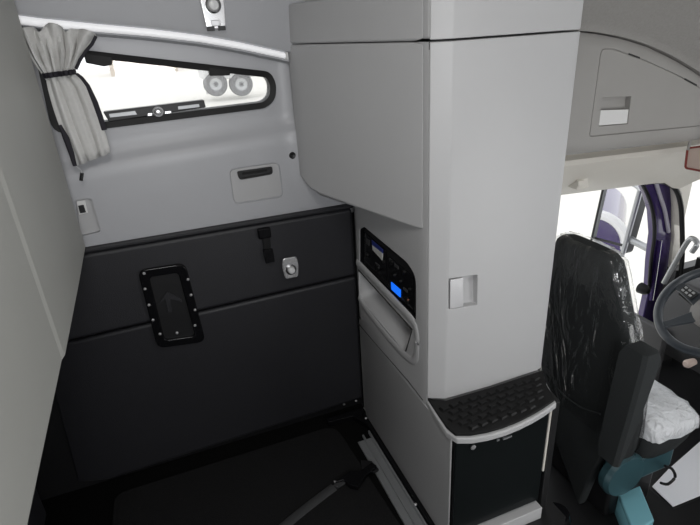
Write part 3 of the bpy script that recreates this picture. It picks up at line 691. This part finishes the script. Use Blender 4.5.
# ================================================================== DRIVER SEAT
SC = 1.355
t = thing('driver_seat', 'dark cloth driver seat with clear plastic covers seen from behind', 'seat', (1.55, SC, CAB))
def srow(z, hw, xr, xf, cy=SC, n=28, e=4.0):
    cx_, hx = (xr + xf) / 2, (xf - xr) / 2; out = []
    for k in range(n):
        a = 2 * PI * k / n; c, s = math.cos(a), math.sin(a)
        out.append((cx_ + hx * math.copysign(abs(c) ** (2/e), c), cy + hw * math.copysign(abs(s) ** (2/e), s), z))
    return out
bm = B()
T = [(.866, .08, 1.462, 1.515, 1.405), (.860, .125, 1.452, 1.528, 1.405), (.842, .148, 1.446, 1.535, 1.402), (.80, .165, 1.442, 1.538, 1.398), (.72, .188, 1.443, 1.54, 1.388), (.62, .220, 1.447, 1.545, 1.378), (.50, .252, 1.455, 1.57, 1.37), (.35, .268, 1.465, 1.59, 1.365), (.20, .272, 1.475, 1.60, 1.36), (.08, .27, 1.485, 1.60, 1.36), (.0, .255, 1.495, 1.60, 1.36), (-.03, .24, 1.51, 1.59, 1.36)]
TL = list(T)
loft(bm, [srow(z, h, a, b, c) for z, h, a, b, c in T]); br = obj('backrest', bm, M['seatcloth'], t, angle=60)
bm = B(); rows = []
rnd = random.Random(7)
for z, h, a, b, c in [(.872, .09, 1.457, 1.522, 1.405), (.864, .134, 1.447, 1.536, 1.405), (.844, .157, 1.440, 1.544, 1.402), (.80, .174, 1.436, 1.548, 1.398), (.76, .186, 1.436, 1.55, 1.393), (.72, .199, 1.437, 1.551, 1.388), (.66, .218, 1.439, 1.553, 1.382), (.62, .231, 1.441, 1.556, 1.378), (.56, .248, 1.444, 1.565, 1.374), (.50, .262, 1.449, 1.582, 1.37), (.35, .277, 1.459, 1.60, 1.365), (.15, .281, 1.472, 1.61, 1.36), (.02, .27, 1.485, 1.61, 1.36)]:
    r = srow(z, h, a, b, c, 56); rows.append([(x + rnd.uniform(-.003, .003), y + rnd.uniform(-.004, .004), zz + rnd.uniform(-.003, .003)) for x, y, zz in r])
loft(bm, rows, True, False); obj('back_film', bm, M['filmdark'], t, angle=60)
# vertical folded armrest on the aisle side
bm = B(); rows = []
for z, x0, x1, y0, y1 in ((.630, 1.405, 1.440, 1.02, 1.07), (.622, 1.385, 1.455, 1.004, 1.085), (.59, 1.372, 1.462, .994, 1.095), (.38, 1.366, 1.436, 1.000, 1.10), (.18, 1.364, 1.412, 1.012, 1.105), (.120, 1.368, 1.402, 1.018, 1.10), (.11, 1.376, 1.395, 1.03, 1.09)):
    r = .012; rows.append([(x0 + r, y0, z), (x1 - r, y0, z), (x1, y0 + r, z), (x1, y1, z), (x0, y1, z), (x0, y0 + r, z)])
loft(bm, rows); obj('folded_armrest', bm, M['seatcloth'], t, bevel=.008, angle=50)
# lower back skirt
sk = [at(x, y, 'X', 1.478) for x, y in ((549, 388), (575, 402), (600, 412), (612, 440), (600, 460), (593, 471), (578, 506), (565, 470), (552, 434))]
bm = B(); prism(bm, sk, (.05, 0, 0)); obj('back_skirt', bm, M['seatcloth'], t, bevel=.012)
bm = B(); tube(bm, smoothpath([at(x, y, 'X', 1.452) for x, y in ((553, 384), (566, 397), (582, 408), (600, 414))]), .004, 6); obj('seam_piping', bm, M['seatcloth'], t)
# cushion
bm = B(); rows = []
for z, h, a, b in [(-.03, .24, 1.64, 1.80), (-.02, .268, 1.61, 1.86), (.03, .282, 1.605, 1.895), (.09, .288, 1.605, 1.91), (.125, .280, 1.605, 1.90), (.145, .25, 1.61, 1.87), (.15, .18, 1.63, 1.80)]:
    rows.append(srow(z, h, a, b, SC, 32, 5))
loft(bm, rows); obj('cushion', bm, M['seatcloth'], t, angle=60)
bm = B(); rows = []
for z, h, a, b in [(.088, .297, 1.602, 1.922), (.11, .297, 1.602, 1.922), (.135, .290, 1.603, 1.912), (.160, .258, 1.61, 1.88), (.172, .19, 1.62, 1.82), (.175, .09, 1.65, 1.74)]:
    r = srow(z, h, a, b, SC, 64, 5); rows.append([(x + rnd.uniform(-.004, .004), y + rnd.uniform(-.004, .004), zz + rnd.uniform(-.006, .006)) for x, y, zz in r])
V2 = [[bm.verts.new(p) for p in r] for r in rows]
for a, b in zip(V2, V2[1:]):
    for i in range(64): bm.faces.new((a[i], a[(i+1) % 64], b[(i+1) % 64], b[i]))
bm.faces.new(V2[-1]); obj('cushion_film', bm, M['film'], t, angle=70)
# base
bm = B(); lathe(bm, (1.545, 1.14, -.075), (0, -1, 0), [(0, 0), (.10, 0), (.105, .03), (.095, .05), (.03, .055), (0, .055)], 32); obj('recliner_cover', bm, M['teal'], t)
bm = B(); box(bm, (1.57, 1.11, -.16), (1.84, 1.62, -.03)); obj('seat_frame', bm, M['teal'], t, bevel=.02)
bm = B(); box(bm, (1.56, 1.16, CAB), (1.82, 1.58, -.155)); obj('pedestal', bm, M['black'], t, bevel=.02)
bm = B(); tube(bm, smoothpath([at(x, y, 'Y', 1.06) for x, y in ((661, 483), (668, 484), (675, 477), (672, 469), (665, 466))]), .006, 8); obj('height_handle', bm, M['black'], t)
# plastic draped over a duct behind the seat, its sky reflection painted teal
dd = [at(x, y, 'Z', -.28) for x, y in ((618, 494), (640, 484), (655, 520), (634, 535))]
bm = B(); rows = [[p + Vector((0, 0, -.12)) for p in dd], [p + Vector((0, 0, -.01)) for p in dd], dd]
loft(bm, rows)
tag(obj('floor_duct', bm, M['wrap'], None, bevel=.02), 'plastic covered box on the floor beside the seat base, sky reflection painted teal', 'box')
# floor coverings
fs = [at(x, y, 'Z', CAB + .006) for x, y in ((652, 487), (668, 470), (700, 442), (760, 400), (770, 470), (700, 496), (673, 507))]
bm = B(); prism(bm, fs, (0, 0, .004)); tag(obj('floor_sheet', bm, M['sheet']), 'white protective sheet on the floor right of the driver seat', 'floor sheet')
fs = [at(x, y, 'Z', CAB + .001) for x, y in ((648, 489), (674, 510), (700, 499), (790, 470), (800, 600), (640, 640), (590, 560))]
bm = B(); prism(bm, fs, (0, 0, .004)); fm = tag(obj('floor_mat', bm, M['rubber']), 'black rubber mat on the cab floor beside the seat base', 'mat')
bm = B(); lathe(bm, at(557, 512, 'Z', -.05) + Vector((0, 0, -.35)), (0, 0, 1), [(0, 0), (.055, 0), (.055, .32), (.045, .35), (0, .36)], 20)
tag(obj('floor_canister', bm, M['gloss_black']), 'glossy black rounded post on the floor between fridge and seat', 'post')

# ================================================================== OUTSIDE
bm = B(); box(bm, (-40, 2.6, -1.05), (60, 60, -1.0)); struct(obj('ground', bm, M['ground']))
# door mirror
t = thing('door_mirror', 'tall truck door mirror seen outside the driver door opening', 'mirror', (2.6, 2.3, .2))
def mpt(x, y): return at(x, y, 'X', 2.6)
mo_ = rounded([mpt(603.5, 187), mpt(632, 184), mpt(640, 190), mpt(622, 256), mpt(591.5, 240)], [.02, .03, .03, .03, .02])
rotm = Matrix.Rotation(math.radians(0), 3, 'Z')
bm = B(); ring(bm, mo_, inset(mo_, .010), (.03, 0, 0)); obj('mirror_frame', bm, M['alu'], t, bevel=.003)
bm = B(); prism(bm, [p + Vector((.02, 0, 0)) for p in mo_], (.07, 0, 0)); obj('mirror_shell', bm, M['black'], t, bevel=.01)
mg = [p + Vector((.012, 0, 0)) for p in inset(mo_, .009)]
bm = B(); prism(bm, mg, (.004, 0, 0)); obj('mirror_pane', bm, M['mirror'], t)
bm = B(); tube(bm, [mpt(591, 238) + Vector((.004, 0, 0)), mpt(626, 247) + Vector((.004, 0, 0))], .006, 6); obj('divider', bm, M['black'], t)
bm = B(); tube(bm, [mpt(640, 190), mpt(622, 256)], .014, 8); obj('edge_guard', bm, M['alu'], t)
bm = B(); tube(bm, [mpt(603.5, 187), mpt(591.5, 240)], .008, 8); obj('edge_guard', bm, M['black'], t)
bm = B(); tube(bm, [mpt(626, 240) + Vector((.03, 0, 0)), at(655, 252, 'Y', 2.0)], .022, 10); obj('mirror_arm', bm, M['alu'], t)
# purple fender added out of view, placed so the mirror reflects it
def refl(px, py, dist):
    p = mpt(px, py); d = (p - Vector((0, 0, EYE))).normalized(); d.x = -d.x
    return p + d * dist
cen = refl(598, 246, 2.2)
t = thing('added_fender', 'added purple truck fender with white edge, placed to reflect in the door mirror', 'truck', (cen.x, cen.y, -1.0))
dv = (refl(612, 215, 1) - mpt(612, 215)).normalized(); dv.z = 0; dv.normalize(); sv = Vector((-dv.y, dv.x, 0))
sgn = 1 if (refl(615, 220, 4) - refl(600, 220, 4)).dot(sv) > 0 else -1; sv = sv * sgn
R0 = (refl(620, 246, 2.2) - refl(592, 246, 2.2)).length * .95
def arc(r, dz=0): return [cen + sv * (r * math.cos(a) - R0 * .25) + Vector((0, 0, r * math.sin(a) * 1.1 + dz)) for a in [PI * k / 20 for k in range(21)]]
bm = B(); prism(bm, arc(R0) + [cen + sv * (-R0 * 1.25) + Vector((0, 0, -.99 - cen.z)), cen + sv * (R0 * .75) + Vector((0, 0, -.99 - cen.z))], dv * 1.2); obj('fender', bm, M['purple'], t, bevel=.03)
bm = B(); tube(bm, [p - dv * .02 for p in arc(R0 * 1.08)], .05, 8); obj('fender_edge', bm, M['white'], t)
# trailer wheels seen through the sleeper window
YO = 24.0
t = thing('parked_trailer', 'pale trailer with two dark wheels parked outside the sleeper window', 'trailer', at(228, 95, 'Y', YO))
for px in (215.5, 241):
    c = at(px, 84, 'Y', YO)
    bm = B(); lathe(bm, c, (0, -1, 0), [(.22, .10), (.30, .14), (.46, .14), (.50, .08), (.50, -.2), (.3, -.2), (.22, -.1)], 40); w = obj('wheel', bm, M['tyre'], t)
    bm = B(); lathe(bm, c, (0, -1, 0), [(0, .06), (.07, .10), (.09, .16), (.12, .10), (.28, .12), (.30, .155), (.31, .10), (.31, -.1), (0, -.1)], 32); obj('rim', bm, M['alu'], w)
c0, c1 = at(203, 72, 'Y', YO), at(262, 92, 'Y', YO)
bm = B(); box(bm, (c0.x, YO - .1, c0.z - .35), (c1.x, YO + 2, c0.z + 2.6)); obj('trailer_body', bm, M['outbody'], t, bevel=.05)
bm = B(); box(bm, (at(204, 80, 'Y', YO).x, YO - .05, c0.z - .9), (at(208, 80, 'Y', YO).x, YO, c0.z)); obj('mud_flap', bm, M['outbody'], t)
YB = 48
bm = B(); a, b2 = at(108, 62, 'Y', YB), at(178, 70, 'Y', YB); box(bm, (a.x, YB, -1.0), (b2.x, YB + 6, a.z + .6))
ob = tag(obj('far_building', bm, mat('tan_wall', (.5, .42, .34), .9)), 'tan building far off at the top of the sleeper window', 'building')

# ================================================================== LIGHT
W = bpy.data.worlds.new('daylight'); S.world = W; W.use_nodes = True
bg = W.node_tree.nodes['Background']; bg.inputs[0].default_value = (.96, .98, 1.0, 1); bg.inputs[1].default_value = 1.8
def area(name, loc, rot, sx, sy, power, col=(1, 1, 1)):
    l = bpy.data.lights.new(name, 'AREA'); l.shape = 'RECTANGLE'; l.size = sx; l.size_y = sy; l.energy = power; l.color = col
    o = bpy.data.objects.new(name, l); C.objects.link(o); o.location = loc; o.rotation_euler = rot
    return o
# daylight at the passenger door window, plus two fills added for the sleeper
area('passenger_window_daylight', (2.05, -.70, .55), (math.radians(90), 0, 0), 1.1, .7, 10, (1, .99, .97))
area('sleeper_window_fill', (.08, -.735, 1.55), (math.radians(84), 0, math.radians(-28)), .5, .42, 15, (.97, .98, 1))  # added fill light outside an unseen window opening, turned towards the tower
area('added_roof_fill', (-.02, .25, 2.37), (0, 0, 0), .4, .5, 10.5, (1, .98, .95))  # added fill without a fixture, lifts the light in the sleeper

# ================================================================== CAMERA
cam = bpy.data.cameras.new('camera'); co = bpy.data.objects.new('camera', cam); C.objects.link(co)
cam.sensor_fit = 'HORIZONTAL'; cam.sensor_width = 36; cam.lens = 36 * FPX / 700
cam.clip_start = .02; cam.clip_end = 500
r_, u_, b_ = ROT @ Vector((1, 0, 0)), ROT @ Vector((0, -1, 0)), ROT @ Vector((0, 0, -1))
co.matrix_world = Matrix(((r_.x, u_.x, b_.x, 0), (r_.y, u_.y, b_.y, 0), (r_.z, u_.z, b_.z, EYE), (0, 0, 0, 1)))
S.camera = co
vs = S.view_settings; vs.view_transform = 'Standard'; vs.look = 'None'; vs.exposure = -0.15; vs.gamma = 1; vs.use_curve_mapping = False
S.cycles.use_denoising = True
S.cycles.max_bounces = 10; S.cycles.diffuse_bounces = 6; S.cycles.transparent_max_bounces = 16
